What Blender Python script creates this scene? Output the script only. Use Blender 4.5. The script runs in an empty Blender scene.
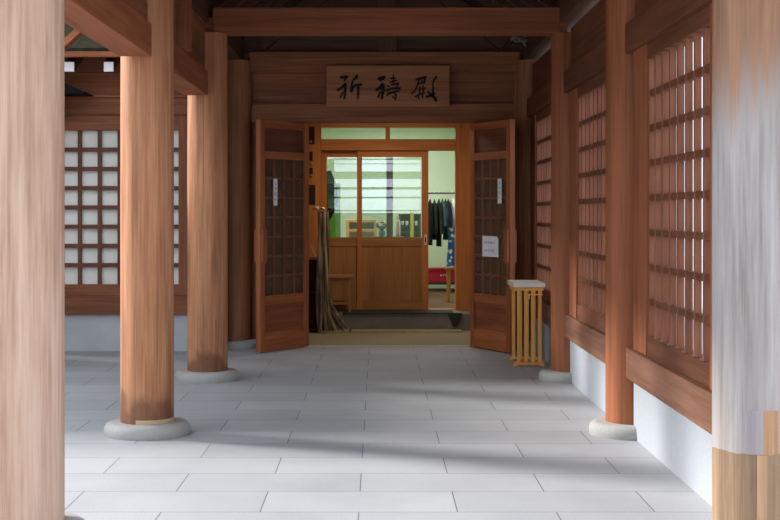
import bpy, bmesh, math, random
from mathutils import Vector, Matrix

random.seed(7)
scene = bpy.context.scene
COL = scene.collection
pi = math.pi

# ------------------------------------------------------------------ camera, world, sun, exposure
F = 1312.0                      # focal length in pixels (780 wide)
PX, PY, CH = 378.0, 213.0, 1.4  # principal point in the frame, camera height
cam_d = bpy.data.cameras.new('camera')
cam_d.sensor_width = 36.0
cam_d.lens = F / 780.0 * 36.0
cam_d.shift_x = (390.0 - PX) / 780.0
cam_d.shift_y = (PY - 260.0) / 780.0
cam_d.clip_end = 400
cam = bpy.data.objects.new('camera', cam_d)
COL.objects.link(cam)
cam.location = (0, 0, CH)
cam.rotation_euler = (pi / 2, 0, 0)
scene.camera = cam

world = bpy.data.worlds.new('daylight')
scene.world = world
world.use_nodes = True
bg = world.node_tree.nodes['Background']
bg.inputs['Color'].default_value = (0.82, 0.90, 1.0, 1)
bg.inputs['Strength'].default_value = 2.0

sun_d = bpy.data.lights.new('sun', 'SUN')
sun_d.energy = 8.0
sun_d.angle = math.radians(11)
sun_d.color = (1.0, 0.96, 0.91)
sun = bpy.data.objects.new('sun', sun_d)
COL.objects.link(sun)
ELEV = math.radians(29)
sdir = Vector((0.918 * math.cos(ELEV), -0.396 * math.cos(ELEV), -math.sin(ELEV)))
sun.rotation_euler = sdir.to_track_quat('-Z', 'Y').to_euler()

ROOM_LAMPS = [(-0.5, 17.6, 2.85), (1.0, 17.6, 2.85), (0.2, 19.6, 2.85)]
for p in ROOM_LAMPS:
    ld = bpy.data.lights.new('room_ceiling_light', 'AREA')
    ld.shape = 'RECTANGLE'
    ld.size, ld.size_y = 1.1, 0.3
    ld.energy = 36
    ld.color = (1.0, 1.0, 0.93)
    lo = bpy.data.objects.new('room_ceiling_light', ld)
    COL.objects.link(lo)
    lo.location = p

vl = bpy.data.lights.new('vestibule_light', 'AREA')
vl.size = .35
vl.energy = 19
vl.color = (1.0, .82, .58)
vo_ = bpy.data.objects.new('vestibule_light', vl)
COL.objects.link(vo_)
vo_.location = (.1, 14.7, 2.72)

vs = scene.view_settings
scene.display_settings.display_device = 'sRGB'
vs.view_transform = 'Standard'
vs.look = 'None'
vs.gamma = 1.0
vs.use_curve_mapping = False
vs.exposure = 0.0


# ------------------------------------------------------------------ materials
MATS = {}


def base_mat(name):
    m = bpy.data.materials.new(name)
    m.use_nodes = True
    nt = m.node_tree
    b = nt.nodes['Principled BSDF']
    return m, nt, b


def N(nt, typ, **kw):
    n = nt.nodes.new(typ)
    for k, v in kw.items():
        setattr(n, k, v)
    return n


def ramp(nt, fac, stops):
    r = N(nt, 'ShaderNodeValToRGB')
    el = r.color_ramp.elements
    while len(el) < len(stops):
        el.new(0.5)
    for e, (p, c) in zip(el, stops):
        e.position = p
        e.color = (*c, 1)
    nt.links.new(fac, r.inputs['Fac'])
    return r.outputs['Color']


def mixc(nt, fac, a, b, mode='MIX'):
    n = N(nt, 'ShaderNodeMix', data_type='RGBA', blend_type=mode)
    for sock, v in ((n.inputs[0], fac), (n.inputs[6], a), (n.inputs[7], b)):
        if hasattr(v, 'default_value') or hasattr(v, 'is_linked'):
            nt.links.new(v, sock)
        elif isinstance(v, (int, float)):
            sock.default_value = v
        else:
            sock.default_value = (*v, 1)
    return n.outputs[2]


def mathn(nt, op, a, b=0.0, clamp=False):
    n = N(nt, 'ShaderNodeMath', operation=op, use_clamp=clamp)
    for i, v in enumerate((a, b)):
        if isinstance(v, (int, float)):
            n.inputs[i].default_value = v
        else:
            nt.links.new(v, n.inputs[i])
    return n.outputs[0]


def smooth(nt, v, lo, hi):
    n = N(nt, 'ShaderNodeMapRange', interpolation_type='SMOOTHSTEP')
    nt.links.new(v, n.inputs['Value'])
    n.inputs['From Min'].default_value = lo
    n.inputs['From Max'].default_value = hi
    return n.outputs['Result']


def noise(nt, vec, scale=1.0, detail=4.0, rough=0.55, dist=0.0):
    n = N(nt, 'ShaderNodeTexNoise')
    nt.links.new(vec, n.inputs['Vector'])
    n.inputs['Scale'].default_value = scale
    n.inputs['Detail'].default_value = detail
    n.inputs['Roughness'].default_value = rough
    n.inputs['Distortion'].default_value = dist
    return n.outputs['Fac']


def obj_coords(nt, jitter=True):
    tc = N(nt, 'ShaderNodeTexCoord')
    if not jitter:
        return tc.outputs['Object']
    oi = N(nt, 'ShaderNodeObjectInfo')
    mul = N(nt, 'ShaderNodeVectorMath', operation='SCALE')
    comb = N(nt, 'ShaderNodeCombineXYZ')
    for i in range(3):
        nt.links.new(oi.outputs['Random'], comb.inputs[i])
    nt.links.new(comb.outputs[0], mul.inputs[0])
    mul.inputs['Scale'].default_value = 13.7
    add = N(nt, 'ShaderNodeVectorMath', operation='ADD')
    nt.links.new(tc.outputs['Object'], add.inputs[0])
    nt.links.new(mul.outputs[0], add.inputs[1])
    return add.outputs[0]


def scaled(nt, vec, s):
    m = N(nt, 'ShaderNodeMapping')
    nt.links.new(vec, m.inputs['Vector'])
    m.inputs['Scale'].default_value = s
    return m.outputs['Vector']


TONES = {
    'leaf_lattice': ((.125, .048, .022), (.185, .072, .033), (.24, .10, .046)),
    'lower_rail': ((.125, .052, .028), (.185, .080, .044), (.24, .112, .066)),  # dark, mid, light
    'column': ((0.273, 0.111, 0.051), (0.439, 0.192, 0.092), (0.572, 0.278, 0.145)),
    'column_pale': ((0.324, 0.138, 0.071), (0.486, 0.253, 0.155), (0.605, 0.368, 0.252)),
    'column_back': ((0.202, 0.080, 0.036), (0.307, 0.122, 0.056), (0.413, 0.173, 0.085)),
    'beam': ((0.182, 0.054, 0.019), (0.274, 0.084, 0.030), (0.353, 0.114, 0.043)),
    'beam_dark': ((0.149, 0.051, 0.021), (0.237, 0.081, 0.033), (0.325, 0.116, 0.051)),
    'rail_dark': ((0.088, 0.029, 0.011), (0.140, 0.046, 0.019), (0.191, 0.065, 0.028)),
    'board': ((0.142, 0.044, 0.018), (0.208, 0.068, 0.027), (0.274, 0.095, 0.039)),
    'post': ((0.208, 0.061, 0.024), (0.296, 0.092, 0.037), (0.371, 0.125, 0.053)),
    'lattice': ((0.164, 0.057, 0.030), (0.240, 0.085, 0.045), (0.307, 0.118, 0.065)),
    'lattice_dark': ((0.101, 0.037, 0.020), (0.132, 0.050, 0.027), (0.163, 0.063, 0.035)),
    'leaf': ((0.235, 0.068, 0.023), (0.348, 0.103, 0.034), (0.457, 0.146, 0.049)),
    'frame': ((0.412, 0.136, 0.032), (0.549, 0.192, 0.045), (0.655, 0.242, 0.063)),
    'slide': ((0.278, 0.118, 0.033), (0.369, 0.164, 0.047), (0.446, 0.210, 0.067)),
    'stand': ((0.699, 0.276, 0.065), (0.850, 0.382, 0.096), (0.850, 0.486, 0.138)),
    'sign': ((0.228, 0.089, 0.037), (0.327, 0.133, 0.058), (0.413, 0.175, 0.078)),
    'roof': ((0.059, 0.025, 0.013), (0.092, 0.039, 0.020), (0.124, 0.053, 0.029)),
    'pine': ((0.670, 0.313, 0.084), (0.810, 0.414, 0.134), (0.886, 0.478, 0.176)),
    'dark': ((0.032, 0.017, 0.010), (0.049, 0.025, 0.015), (0.070, 0.035, 0.021)),
    'stool': ((0.277, 0.125, 0.044), (0.381, 0.176, 0.063), (0.483, 0.229, 0.088)),
}


def wood(tone, axis='Z', rough=0.6):
    key = 'wood_%s_%s' % (tone, axis)
    if key in MATS:
        return MATS[key]
    m, nt, b = base_mat(key)
    v = obj_coords(nt)
    a, al = 15.0, 0.75
    s = {'X': (al, a, a), 'Y': (a, al, a), 'Z': (a, a, al)}[axis]
    sv = scaled(nt, v, s)
    s2 = {'X': (.5, 3, 3), 'Y': (3, .5, 3), 'Z': (3, 3, .5)}[axis]
    grain = noise(nt, sv, 1.0, 7, .62, .35)
    blotch = noise(nt, scaled(nt, v, s2), 1.0, 3, .5)
    fine = noise(nt, scaled(nt, v, tuple(q * 4.5 if q > 1 else q * 2.5 for q in s)), 1.0, 4, .65)
    f = mathn(nt, 'ADD', mathn(nt, 'MULTIPLY', grain, .42), mathn(nt, 'MULTIPLY', blotch, .28))
    f = mathn(nt, 'ADD', f, mathn(nt, 'MULTIPLY', fine, .30))
    d, mi, l = TONES[tone]
    col = ramp(nt, f, [(.405, d), (.5, mi), (.595, l)])
    crack = smooth(nt, noise(nt, scaled(nt, v, tuple(q * 2.2 if q > 1 else q * .6 for q in s)), 1.0, 2, .5), .66, .74)
    col = mixc(nt, mathn(nt, 'MULTIPLY', crack, .5), col, tuple(q * .45 for q in d))
    if tone == 'column':      # damp stain round the column's foot
        v0 = obj_coords(nt, False)
        sep = N(nt, 'ShaderNodeSeparateXYZ')
        nt.links.new(v0, sep.inputs[0])
        zz0 = mathn(nt, 'ADD', sep.outputs['Z'], mathn(nt, 'MULTIPLY', noise(nt, scaled(nt, v, (9, 9, 4)), 1, 4), -.42))
        stain = smooth(nt, zz0, .06, -.07)
        col = mixc(nt, mathn(nt, 'MULTIPLY', stain, .7), col, (.12, .05, .025))
    nt.links.new(col, b.inputs['Base Color'])
    b.inputs['Roughness'].default_value = rough
    b.inputs['Specular IOR Level'].default_value = 0.35
    bump = N(nt, 'ShaderNodeBump')
    bump.inputs['Strength'].default_value = .12
    bump.inputs['Distance'].default_value = .01
    nt.links.new(f, bump.inputs['Height'])
    nt.links.new(bump.outputs[0], b.inputs['Normal'])
    MATS[key] = m
    return m


def weathered(key, top, grey, low, zlow, zhi, amount=1.0):
    """round-column timber: brown above, rain-bleached grey in the middle, newer spliced foot"""
    if key in MATS:
        return MATS[key]
    m, nt, b = base_mat(key)
    tc = N(nt, 'ShaderNodeTexCoord')
    v = tc.outputs['Object']
    sep = N(nt, 'ShaderNodeSeparateXYZ')
    nt.links.new(v, sep.inputs[0])
    z = sep.outputs['Z']
    grain = noise(nt, scaled(nt, v, (16, 16, .7)), 1.0, 7, .62, .4)
    blotch = noise(nt, scaled(nt, v, (5, 5, 1.1)), 1.0, 4, .55)
    fine = noise(nt, scaled(nt, v, (75, 75, 2.2)), 1.0, 4, .65)
    f = mathn(nt, 'ADD', mathn(nt, 'MULTIPLY', grain, .42), mathn(nt, 'MULTIPLY', blotch, .28))
    f = mathn(nt, 'ADD', f, mathn(nt, 'MULTIPLY', fine, .30))
    c_top = ramp(nt, f, [(.39, top[0]), (.5, top[1]), (.61, top[2])])
    c_grey = ramp(nt, f, [(.39, grey[0]), (.5, grey[1]), (.61, grey[2])])
    zz = mathn(nt, 'ADD', z, mathn(nt, 'MULTIPLY', mathn(nt, 'SUBTRACT', f, .5), 1.6))
    bleach = smooth(nt, zz, zhi + .16, zhi - .22)
    bleach = mathn(nt, 'MULTIPLY', bleach, amount)
    col = mixc(nt, bleach, c_top, c_grey)
    if low:
        c_low = ramp(nt, f, [(.38, low[0]), (.5, low[1]), (.62, low[2])])
        zl = mathn(nt, 'ADD', z, mathn(nt, 'MULTIPLY', mathn(nt, 'SUBTRACT', noise(nt, scaled(nt, v, (6, 6, 0)), 1, 2), .5), .05))
        lowf = mathn(nt, 'LESS_THAN', zl, zlow)
        col = mixc(nt, lowf, col, c_low)
    nt.links.new(col, b.inputs['Base Color'])
    b.inputs['Roughness'].default_value = .65
    b.inputs['Specular IOR Level'].default_value = 0.3
    bump = N(nt, 'ShaderNodeBump')
    bump.inputs['Strength'].default_value = .12
    bump.inputs['Distance'].default_value = .01
    nt.links.new(f, bump.inputs['Height'])
    nt.links.new(bump.outputs[0], b.inputs['Normal'])
    MATS[key] = m
    return m


def plain(key, c, rough=.6, var=.12, scale=9.0, metal=0.0, spec=.3):
    if key in MATS:
        return MATS[key]
    m, nt, b = base_mat(key)
    v = obj_coords(nt)
    f = noise(nt, v, scale, 5, .6)
    lo = tuple(q * (1 - var) for q in c)
    hi = tuple(min(1, q * (1 + var)) for q in c)
    nt.links.new(ramp(nt, f, [(.35, lo), (.65, hi)]), b.inputs['Base Color'])
    b.inputs['Roughness'].default_value = rough
    b.inputs['Metallic'].default_value = metal
    b.inputs['Specular IOR Level'].default_value = spec
    MATS[key] = m
    return m


def granite(key, c, speck=.16, bscale=1.0):
    if key in MATS:
        return MATS[key]
    m, nt, b = base_mat(key)
    v = obj_coords(nt, False)
    f1 = noise(nt, v, 130, 2, .7)
    f2 = noise(nt, v, 3.0, 4, .6)
    f = mathn(nt, 'ADD', mathn(nt, 'MULTIPLY', f1, .6), mathn(nt, 'MULTIPLY', f2, .4))
    lo = tuple(q * (1 - speck) for q in c)
    hi = tuple(min(1, q * (1 + speck)) for q in c)
    nt.links.new(ramp(nt, f, [(.36, lo), (.64, hi)]), b.inputs['Base Color'])
    b.inputs['Roughness'].default_value = .75
    b.inputs['Specular IOR Level'].default_value = .25
    MATS[key] = m
    return m


TILE_W, TILE_D = 0.925, 0.4553


def floor_mat():
    m, nt, b = base_mat('granite_paving')
    v = obj_coords(nt, False)
    mp = N(nt, 'ShaderNodeMapping')
    nt.links.new(v, mp.inputs['Vector'])
    mp.inputs['Location'].default_value = (.09 + TILE_W * 20 + TILE_W / 2, -6.598 + TILE_D * 41 + TILE_D, 0)
    br = N(nt, 'ShaderNodeTexBrick')
    nt.links.new(mp.outputs[0], br.inputs['Vector'])
    br.offset = .5
    br.inputs['Scale'].default_value = 1.0
    br.inputs['Brick Width'].default_value = TILE_W
    br.inputs['Row Height'].default_value = TILE_D
    br.inputs['Mortar Size'].default_value = .0032
    br.inputs['Mortar Smooth'].default_value = .25
    br.inputs['Bias'].default_value = 0
    br.inputs['Color1'].default_value = (.365, .375, .395, 1)
    br.inputs['Color2'].default_value = (.41, .418, .435, 1)
    br.inputs['Mortar'].default_value = (.13, .135, .145, 1)
    sp = noise(nt, v, 150, 2, .7)
    bl = noise(nt, v, 1.3, 5, .6)
    spc = ramp(nt, sp, [(.34, (.80, .80, .81)), (.6, (1.05, 1.05, 1.05))])
    blc = ramp(nt, bl, [(.32, (.90, .90, .91)), (.66, (1.05, 1.05, 1.04))])
    c = mixc(nt, 1.0, mixc(nt, 1.0, br.outputs['Color'], spc, 'MULTIPLY'), blc, 'MULTIPLY')
    nt.links.new(c, b.inputs['Base Color'])
    b.inputs['Roughness'].default_value = .62
    b.inputs['Specular IOR Level'].default_value = .35
    bump = N(nt, 'ShaderNodeBump', invert=True)
    bump.inputs['Strength'].default_value = .3
    bump.inputs['Distance'].default_value = .004
    nt.links.new(br.outputs['Fac'], bump.inputs['Height'])
    nt.links.new(bump.outputs[0], b.inputs['Normal'])
    return m


def glass_mat(key, ior=1.9, tint=(.96, 1, .98), rough=0.0):
    if key in MATS:
        return MATS[key]
    m = bpy.data.materials.new(key)
    m.use_nodes = True
    nt = m.node_tree
    nt.nodes.clear()
    out = N(nt, 'ShaderNodeOutputMaterial')
    tr = N(nt, 'ShaderNodeBsdfTransparent')
    tr.inputs[0].default_value = (*tint, 1)
    gl = N(nt, 'ShaderNodeBsdfGlossy')
    gl.inputs['Roughness'].default_value = rough
    fr = N(nt, 'ShaderNodeFresnel')
    fr.inputs['IOR'].default_value = ior
    mx = N(nt, 'ShaderNodeMixShader')
    nt.links.new(fr.outputs[0], mx.inputs[0])
    nt.links.new(tr.outputs[0], mx.inputs[1])
    nt.links.new(gl.outputs[0], mx.inputs[2])
    nt.links.new(mx.outputs[0], out.inputs[0])
    MATS[key] = m
    return m


def reflection_tint_glass():  # brown diffuse stands in for brown surroundings reflected and showing in the panes
    key = 'reflection_tint_leaf_glass'
    if key in MATS:
        return MATS[key]
    m = glass_mat(key, 1.45, (.75, .70, .64))
    nt = m.node_tree
    out = [n for n in nt.nodes if n.type == 'OUTPUT_MATERIAL'][0]
    src = out.inputs[0].links[0].from_socket
    df = N(nt, 'ShaderNodeBsdfDiffuse')
    df.inputs[0].default_value = (.30, .19, .12, 1)
    mx = N(nt, 'ShaderNodeMixShader')
    mx.inputs[0].default_value = .30
    nt.links.new(src, mx.inputs[1])
    nt.links.new(df.outputs[0], mx.inputs[2])
    nt.links.new(mx.outputs[0], out.inputs[0])
    return m


def cloth(key, c, c2=None, scale=12.0, stretch=(1, 1, 1), lo=.45, hi=.55):
    if key in MATS:
        return MATS[key]
    m, nt, b = base_mat(key)
    v = scaled(nt, obj_coords(nt), stretch)
    f = noise(nt, v, scale, 4, .6)
    c2 = c2 or tuple(q * .65 for q in c)
    nt.links.new(ramp(nt, f, [(lo, c2), (hi, c)]), b.inputs['Base Color'])
    b.inputs['Roughness'].default_value = .9
    b.inputs['Specular IOR Level'].default_value = .1
    MATS[key] = m
    return m


# ------------------------------------------------------------------ mesh builder
class MB:
    def __init__(self):
        self.bm = bmesh.new()
        self.smooth_faces = False

    def box(self, x0, x1, y0, y1, z0, z1, bevel=0.004):
        if x1 < x0: x0, x1 = x1, x0
        if y1 < y0: y0, y1 = y1, y0
        if z1 < z0: z0, z1 = z1, z0
        mat = Matrix.Translation(((x0 + x1) / 2, (y0 + y1) / 2, (z0 + z1) / 2)) @ Matrix.Diagonal((x1 - x0, y1 - y0, z1 - z0, 1))
        return self.mbox(mat, bevel, min(x1 - x0, y1 - y0, z1 - z0))

    def mbox(self, mat, bevel, smallest):
        t = bmesh.new()
        bmesh.ops.create_cube(t, size=1, matrix=mat)
        w = min(bevel, smallest * .3)
        if w > 1e-5:
            bmesh.ops.bevel(t, geom=t.edges[:], offset=w, segments=2, profile=.7, affect='EDGES')
        self.merge(t)
        return self

    def bar(self, p0, p1, w, h, bevel=.003, up=(0, 0, 1)):
        """rectangular bar between two points; w across, h along 'up'"""
        p0, p1 = Vector(p0), Vector(p1)
        d = p1 - p0
        L = d.length
        y = d.normalized()
        x = y.cross(Vector(up)).normalized()
        z = x.cross(y).normalized()
        R = Matrix((x, y, z)).transposed().to_4x4()
        mat = Matrix.Translation((p0 + p1) / 2) @ R @ Matrix.Diagonal((w, L, h, 1))
        return self.mbox(mat, bevel, min(w, h, L))

    def merge(self, t):
        me = bpy.data.meshes.new('tmp')
        t.to_mesh(me)
        t.free()
        self.bm.from_mesh(me)
        bpy.data.meshes.remove(me)

    def lathe(self, prof, c=(0, 0), seg=48, axis='Z', a0=0.0, a1=2 * pi, closed=True):
        """prof: list of (r, h)"""
        rings = []
        full = abs(a1 - a0 - 2 * pi) < 1e-6
        n = seg if full else seg + 1
        for r, h in prof:
            ring = []
            for i in range(n):
                a = a0 + (a1 - a0) * i / seg
                ring.append(self.bm.verts.new((c[0] + r * math.cos(a), c[1] + r * math.sin(a), h)))
            rings.append(ring)
        for k in range(len(rings) - 1):
            A, B = rings[k], rings[k + 1]
            for i in range(n if full else n - 1):
                j = (i + 1) % n
                self.bm.faces.new((A[i], A[j], B[j], B[i]))
        if closed and full:
            self.bm.faces.new(rings[-1])
            self.bm.faces.new(list(reversed(rings[0])))
        self.smooth_faces = True
        return self

    def tube(self, pts, rad, seg=10, caps=True, flat=1.0):
        pts = [Vector(p) for p in pts]
        if isinstance(rad, (int, float)):
            rad = [rad] * len(pts)
        rings = []
        prev = None
        for i, p in enumerate(pts):
            t = (pts[min(i + 1, len(pts) - 1)] - pts[max(i - 1, 0)]).normalized()
            ref = Vector((0, 1, 0)) if abs(t.y) < .9 else Vector((1, 0, 0))
            u = t.cross(ref).normalized() if prev is None else (prev - t * prev.dot(t)).normalized()
            prev = u
            w = t.cross(u)
            rings.append([self.bm.verts.new(p + (u * math.cos(2 * pi * k / seg) + w * flat * math.sin(2 * pi * k / seg)) * rad[i]) for k in range(seg)])
        for A, B in zip(rings, rings[1:]):
            for k in range(seg):
                j = (k + 1) % seg
                self.bm.faces.new((A[k], A[j], B[j], B[k]))
        if caps:
            self.bm.faces.new(list(reversed(rings[0])))
            self.bm.faces.new(rings[-1])
        self.smooth_faces = True
        return self

    def prism(self, poly, axis, a, b):
        """poly: 2D points; axis 'X': (y,z) extruded a..b in x; 'Y': (x,z); 'Z': (x,y)"""
        def P(p, t):
            return {'X': (t, p[0], p[1]), 'Y': (p[0], t, p[1]), 'Z': (p[0], p[1], t)}[axis]
        A = [self.bm.verts.new(P(p, a)) for p in poly]
        B = [self.bm.verts.new(P(p, b)) for p in poly]
        n = len(poly)
        self.bm.faces.new(A)
        self.bm.faces.new(list(reversed(B)))
        for i in range(n):
            j = (i + 1) % n
            self.bm.faces.new((A[j], A[i], B[i], B[j]))
        return self

    def ball(self, c, r, sub=2, sq=(1, 1, 1)):
        bmesh.ops.create_icosphere(self.bm, subdivisions=sub, radius=1, matrix=Matrix.Translation(c) @ Matrix.Diagonal((r * sq[0], r * sq[1], r * sq[2], 1)))
        self.smooth_faces = True
        return self

    def build(self, name, mat, parent=None, local=False):
        bm = self.bm
        bmesh.ops.recalc_face_normals(bm, faces=bm.faces[:])
        me = bpy.data.meshes.new(name)
        if parent is not None and not local:
            off = Vector((0, 0, 0))
            p = parent
            while p:
                off += p.location
                p = p.parent
            bmesh.ops.translate(bm, verts=bm.verts[:], vec=-off)
        if self.smooth_faces:
            for f in bm.faces:
                f.smooth = True
            for e in bm.edges:
                if len(e.link_faces) == 2 and e.calc_face_angle(0) > math.radians(38):
                    e.smooth = False
        bm.to_mesh(me)
        bm.free()
        me.materials.append(mat)
        o = bpy.data.objects.new(name, me)
        COL.objects.link(o)
        if parent is not None:
            o.parent = parent
        return o


def tag(o, label, cat, group=None, kind=None):
    o['label'] = label
    o['category'] = cat
    if group: o['group'] = group
    if kind: o['kind'] = kind
    return o


def thing(name, label, cat, loc=(0, 0, 0), rz=0.0, group=None, kind=None):
    o = bpy.data.objects.new(name, None)
    COL.objects.link(o)
    o.location = loc
    o.rotation_euler = (0, 0, rz)
    return tag(o, label, cat, group, kind)


def struct(name, label, cat, loc=(0, 0, 0), rz=0.0):
    return thing(name, label, cat, loc, rz, None, 'structure')


def copy_tree(o, parent=None):
    c = o.copy()
    COL.objects.link(c)
    if parent is not None:
        c.parent = parent
    for ch in list(o.children):
        copy_tree(ch, c)
    return c


# ------------------------------------------------------------------ layout
XL, XR = -1.50, 1.60           # column lines
YA, YB, YC, YD = 5.60, 8.33, 11.03, 13.75
RC = 0.168

# ground and paving
o = MB().box(-40, 40, -40, 45, -.25, -.06, 0).build('ground', plain('gravel', (.50, .49, .47), .9, .2, 30))
tag(o, 'pale gravel courtyard ground around the walkway', 'ground', None, 'structure')
o = MB().box(-7.0, 1.75, -3.0, 15.62, -.06, 0, 0).build('floor', floor_mat())
tag(o, 'grey granite slab paving of the covered walkway', 'floor', None, 'structure')

# ------------------------------------------------------------------ walls on the right, three bays
wr = struct('wall_right', 'white plinth, timber rails and boarding along the right side of the walkway', 'wall')
white_plinth = plain('white_plinth', (.33, .355, .39), .8, .05, 60)
for (y0, y1) in ((YA, YB), (YB, YC), (YC, YD)):
    a, b = y0 + .13, y1 - .13
    MB().box(1.59, 1.71, a, b, 0, .378, .003).build('plinth', white_plinth, wr)
    MB().box(1.545, 1.70, a, b, .372, .563, .006).build('lower_rail', wood('lower_rail', 'Y'), wr)
    MB().box(1.54, 1.70, a, b, 2.393, 2.578, .006).build('upper_rail', wood('rail_dark', 'Y'), wr)
    mb = MB()
    for k in range(2):
        mb.box(1.60, 1.66, a, b, 2.578 + k * .18, 2.755 + k * .18, .004)
    mb.build('boarding', wood('rail_dark', 'Y'), wr)

BAR_T, BAR_D, ROWS, Z0, Z1 = .030, .036, 8, .676, 2.305


def lattice_y(x, ya, yb, cols):
    mb = MB()
    for k in range(0, cols + 1):
        y = ya + (yb - ya) * k / cols + (BAR_T / 2 if k == 0 else -BAR_T / 2 if k == cols else 0)
        mb.box(x, x + BAR_D, y - BAR_T / 2, y + BAR_T / 2, Z0, Z1, .002)
    rails = MB()
    for k in range(1, ROWS):
        z = Z0 + (Z1 - Z0) * k / ROWS
        rails.box(x + .003, x + BAR_D + .004, ya, yb, z - .018, z + .018, .002)
    return mb, rails


for n, (y0, y1, lab) in enumerate(((YA, YB, 'nearest lattice window on the right, beside the bleached column'),
                                   (YB, YC, 'middle lattice window on the right, between two round columns'),
                                   (YC, YD, 'farthest lattice window on the right, behind the slatted stand'))):
    w = struct('window_%d' % (n + 1), lab, 'window')
    ya, yb = y0 + .62, y1 - .62
    bars, rails = lattice_y(1.588, ya, yb, 8)
    bars.build('lattice', wood('lattice', 'Z'), w)
    rails.build('cross_rails', wood('rail_dark', 'Y'), w)
    for (p, q) in ((y0 + .24, ya), (yb, y1 - .24)):
        MB().box(1.572, 1.68, p, q, .563, 2.393, .005).build('jamb', wood('post', 'Z'), w)
    for (p, q) in ((y0 + .14, y0 + .24), (y1 - .24, y1 - .14)):
        MB().box(1.592, 1.67, p, q, .563, 2.393, .004).build('jamb', wood('beam', 'Z'), w)
    MB().box(1.580, 1.67, ya, yb, .563, .676, .005).build('sill', wood('rail_dark', 'Y'), w)
    MB().box(1.580, 1.67, ya, yb, 2.305, 2.393, .005).build('head', wood('rail_dark', 'Y'), w)

# ------------------------------------------------------------------ wall on the left, facing the viewer
YW = 13.30
wl = struct('wall_left', 'timber railed wall on a grey plinth facing the viewer at left', 'wall')
MB().box(-1.66, -1.58, YW, YD + .3, 0, 3.2, .003).build('return_board', wood('beam_dark', 'Z'), wl)
MB().box(-4.25, -1.62, YW, YW + .14, 0, .378, .003).build('plinth', granite('grey_plinth', (.52, .54, .575), .14), wl)
MB().box(-4.25, -1.60, YW - .05, YW + .12, .372, .563, .006).build('lower_rail', wood('beam_dark', 'X'), wl)
MB().box(-4.25, -1.60, YW - .05, YW + .12, 2.393, 2.568, .006).build('upper_rail', wood('beam_dark', 'X'), wl)
MB().box(-4.25, -1.60, YW - .08, YW + .12, 2.568, 2.592, .004).build('ledge', wood('post', 'X'), wl)
MB().box(-4.25, -1.60, YW - .03, YW + .12, 2.592, 2.82, .005).build('wall_beam', wood('beam', 'X'), wl)
MB().box(-4.25, -1.60, YW + .02, YW + .12, 2.82, 3.30, .004).build('boarding', wood('board', 'X'), wl)
w = struct('window_4', 'square lattice window with white panes on the wall at left', 'window')
xa, xb = -3.83, -2.02
Z1R, Z1 = Z1, 2.238
mb = MB()
for k in range(1, 9):
    x = xa + (xb - xa) * k / 9
    mb.box(x - .019, x + .019, YW, YW + BAR_D, Z0, Z1, .002)
for k in range(1, ROWS):
    z = Z0 + (Z1 - Z0) * k / ROWS
    mb.box(xa, xb, YW + .003, YW + BAR_D - .003, z - .021, z + .021, .002)
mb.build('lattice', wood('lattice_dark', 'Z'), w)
MB().box(xa, xb, YW + .05, YW + .06, Z0, Z1, 0).build('pane', plain('white_pane', (.86, .87, .82), .55, .05, 1.3), w)
for (p, q) in ((-4.2, xa), (xb, -1.64)):
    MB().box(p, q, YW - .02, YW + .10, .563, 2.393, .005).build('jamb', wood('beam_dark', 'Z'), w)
mb = MB()
mb.box(xa, xb, YW - .015, YW + .10, .563, .676, .005)
mb.build('sill', wood('beam_dark', 'X'), w)
MB().box(xa, xb, YW - .015, YW + .10, Z1, 2.393, .005).build('head', wood('beam_dark', 'X'), w)

# eave of the building at left: copper roof and rafters with white painted tips
ro = struct('roof_eave', 'dark copper eave roof over the lattice wall at left', 'roof')
mb = MB()
mb.prism([(12.60, 2.935), (12.60, 2.985), (17.0, 5.0), (17.0, 4.9)], 'X', -7.0, -1.62)
mb.build('roof_sheet', plain('old_copper', (.026, .025, .018), 1.0, .25, 14, 0, 0.0), ro)
MB().box(-7.0, -1.62, 12.59, 12.66, 2.90, 2.952, .004).build('eave_board', wood('beam', 'X'), ro)
rafter_positions = [-3.39, -2.985, -2.605, -2.225, -1.84]
where = ['hidden end', 'leftmost visible', 'second from the left', 'third from the left', 'nearest the round columns']
for x, wh in zip(rafter_positions[1:4], where[1:4]):
    t = thing('rafter', 'brown eave rafter with white tip above lattice wall, %s' % wh, 'rafter', (x, 12.70, 2.83), 0, 'rafters under the eave at left')
    mb = MB()
    mb.bar((x, 12.71, 2.825), (x, 13.27, 3.05), .09, .09, .004)
    mb.build('beam', wood('roof', 'Y'), t)
    MB().box(x - .046, x + .046, 12.68, 12.712, 2.768, 2.86, .003).build('white_tip', plain('white_paint', (.86, .87, .93), .6, .04), t)

MB().bar((-3.05, 12.25, 2.86), (-2.35, 12.25, 3.50), .06, .12, .004, (0, 1, 0)).build('rake_timber', wood('beam', 'X'), ro)

# ------------------------------------------------------------------ wall at the back (front of the prayer hall)
wb = struct('wall_back', 'dark boarded wall around the hall entrance below the roof', 'wall')
MB().box(-1.62, -.77, YD + .02, YD + .10, 0, 2.35, .004).build('side_board', wood('board', 'Z'), wb)
MB().box(1.00, 1.72, YD + .02, YD + .10, 0, 2.35, .004).build('side_board', wood('board', 'Z'), wb)
MB().box(-1.36, 1.46, YD - .02, YD + .12, 2.35, 2.545, .005).build('lintel', wood('beam_dark', 'X'), wb)
MB().box(-1.62, 1.72, YD + .03, YD + .11, 2.545, 3.085, .005).build('upper_board', wood('beam_dark', 'X'), wb)
MB().box(-1.34, 1.48, YD - .05, YD + .13, 2.865, 3.085, .006).build('head_beam', wood('beam_dark', 'X'), wb)
MB().box(1.42, 1.56, YD - .06, YD + .05, 0, 2.865, .005).build('post', wood('beam_dark', 'Z'), wb)
mb = MB()
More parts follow.
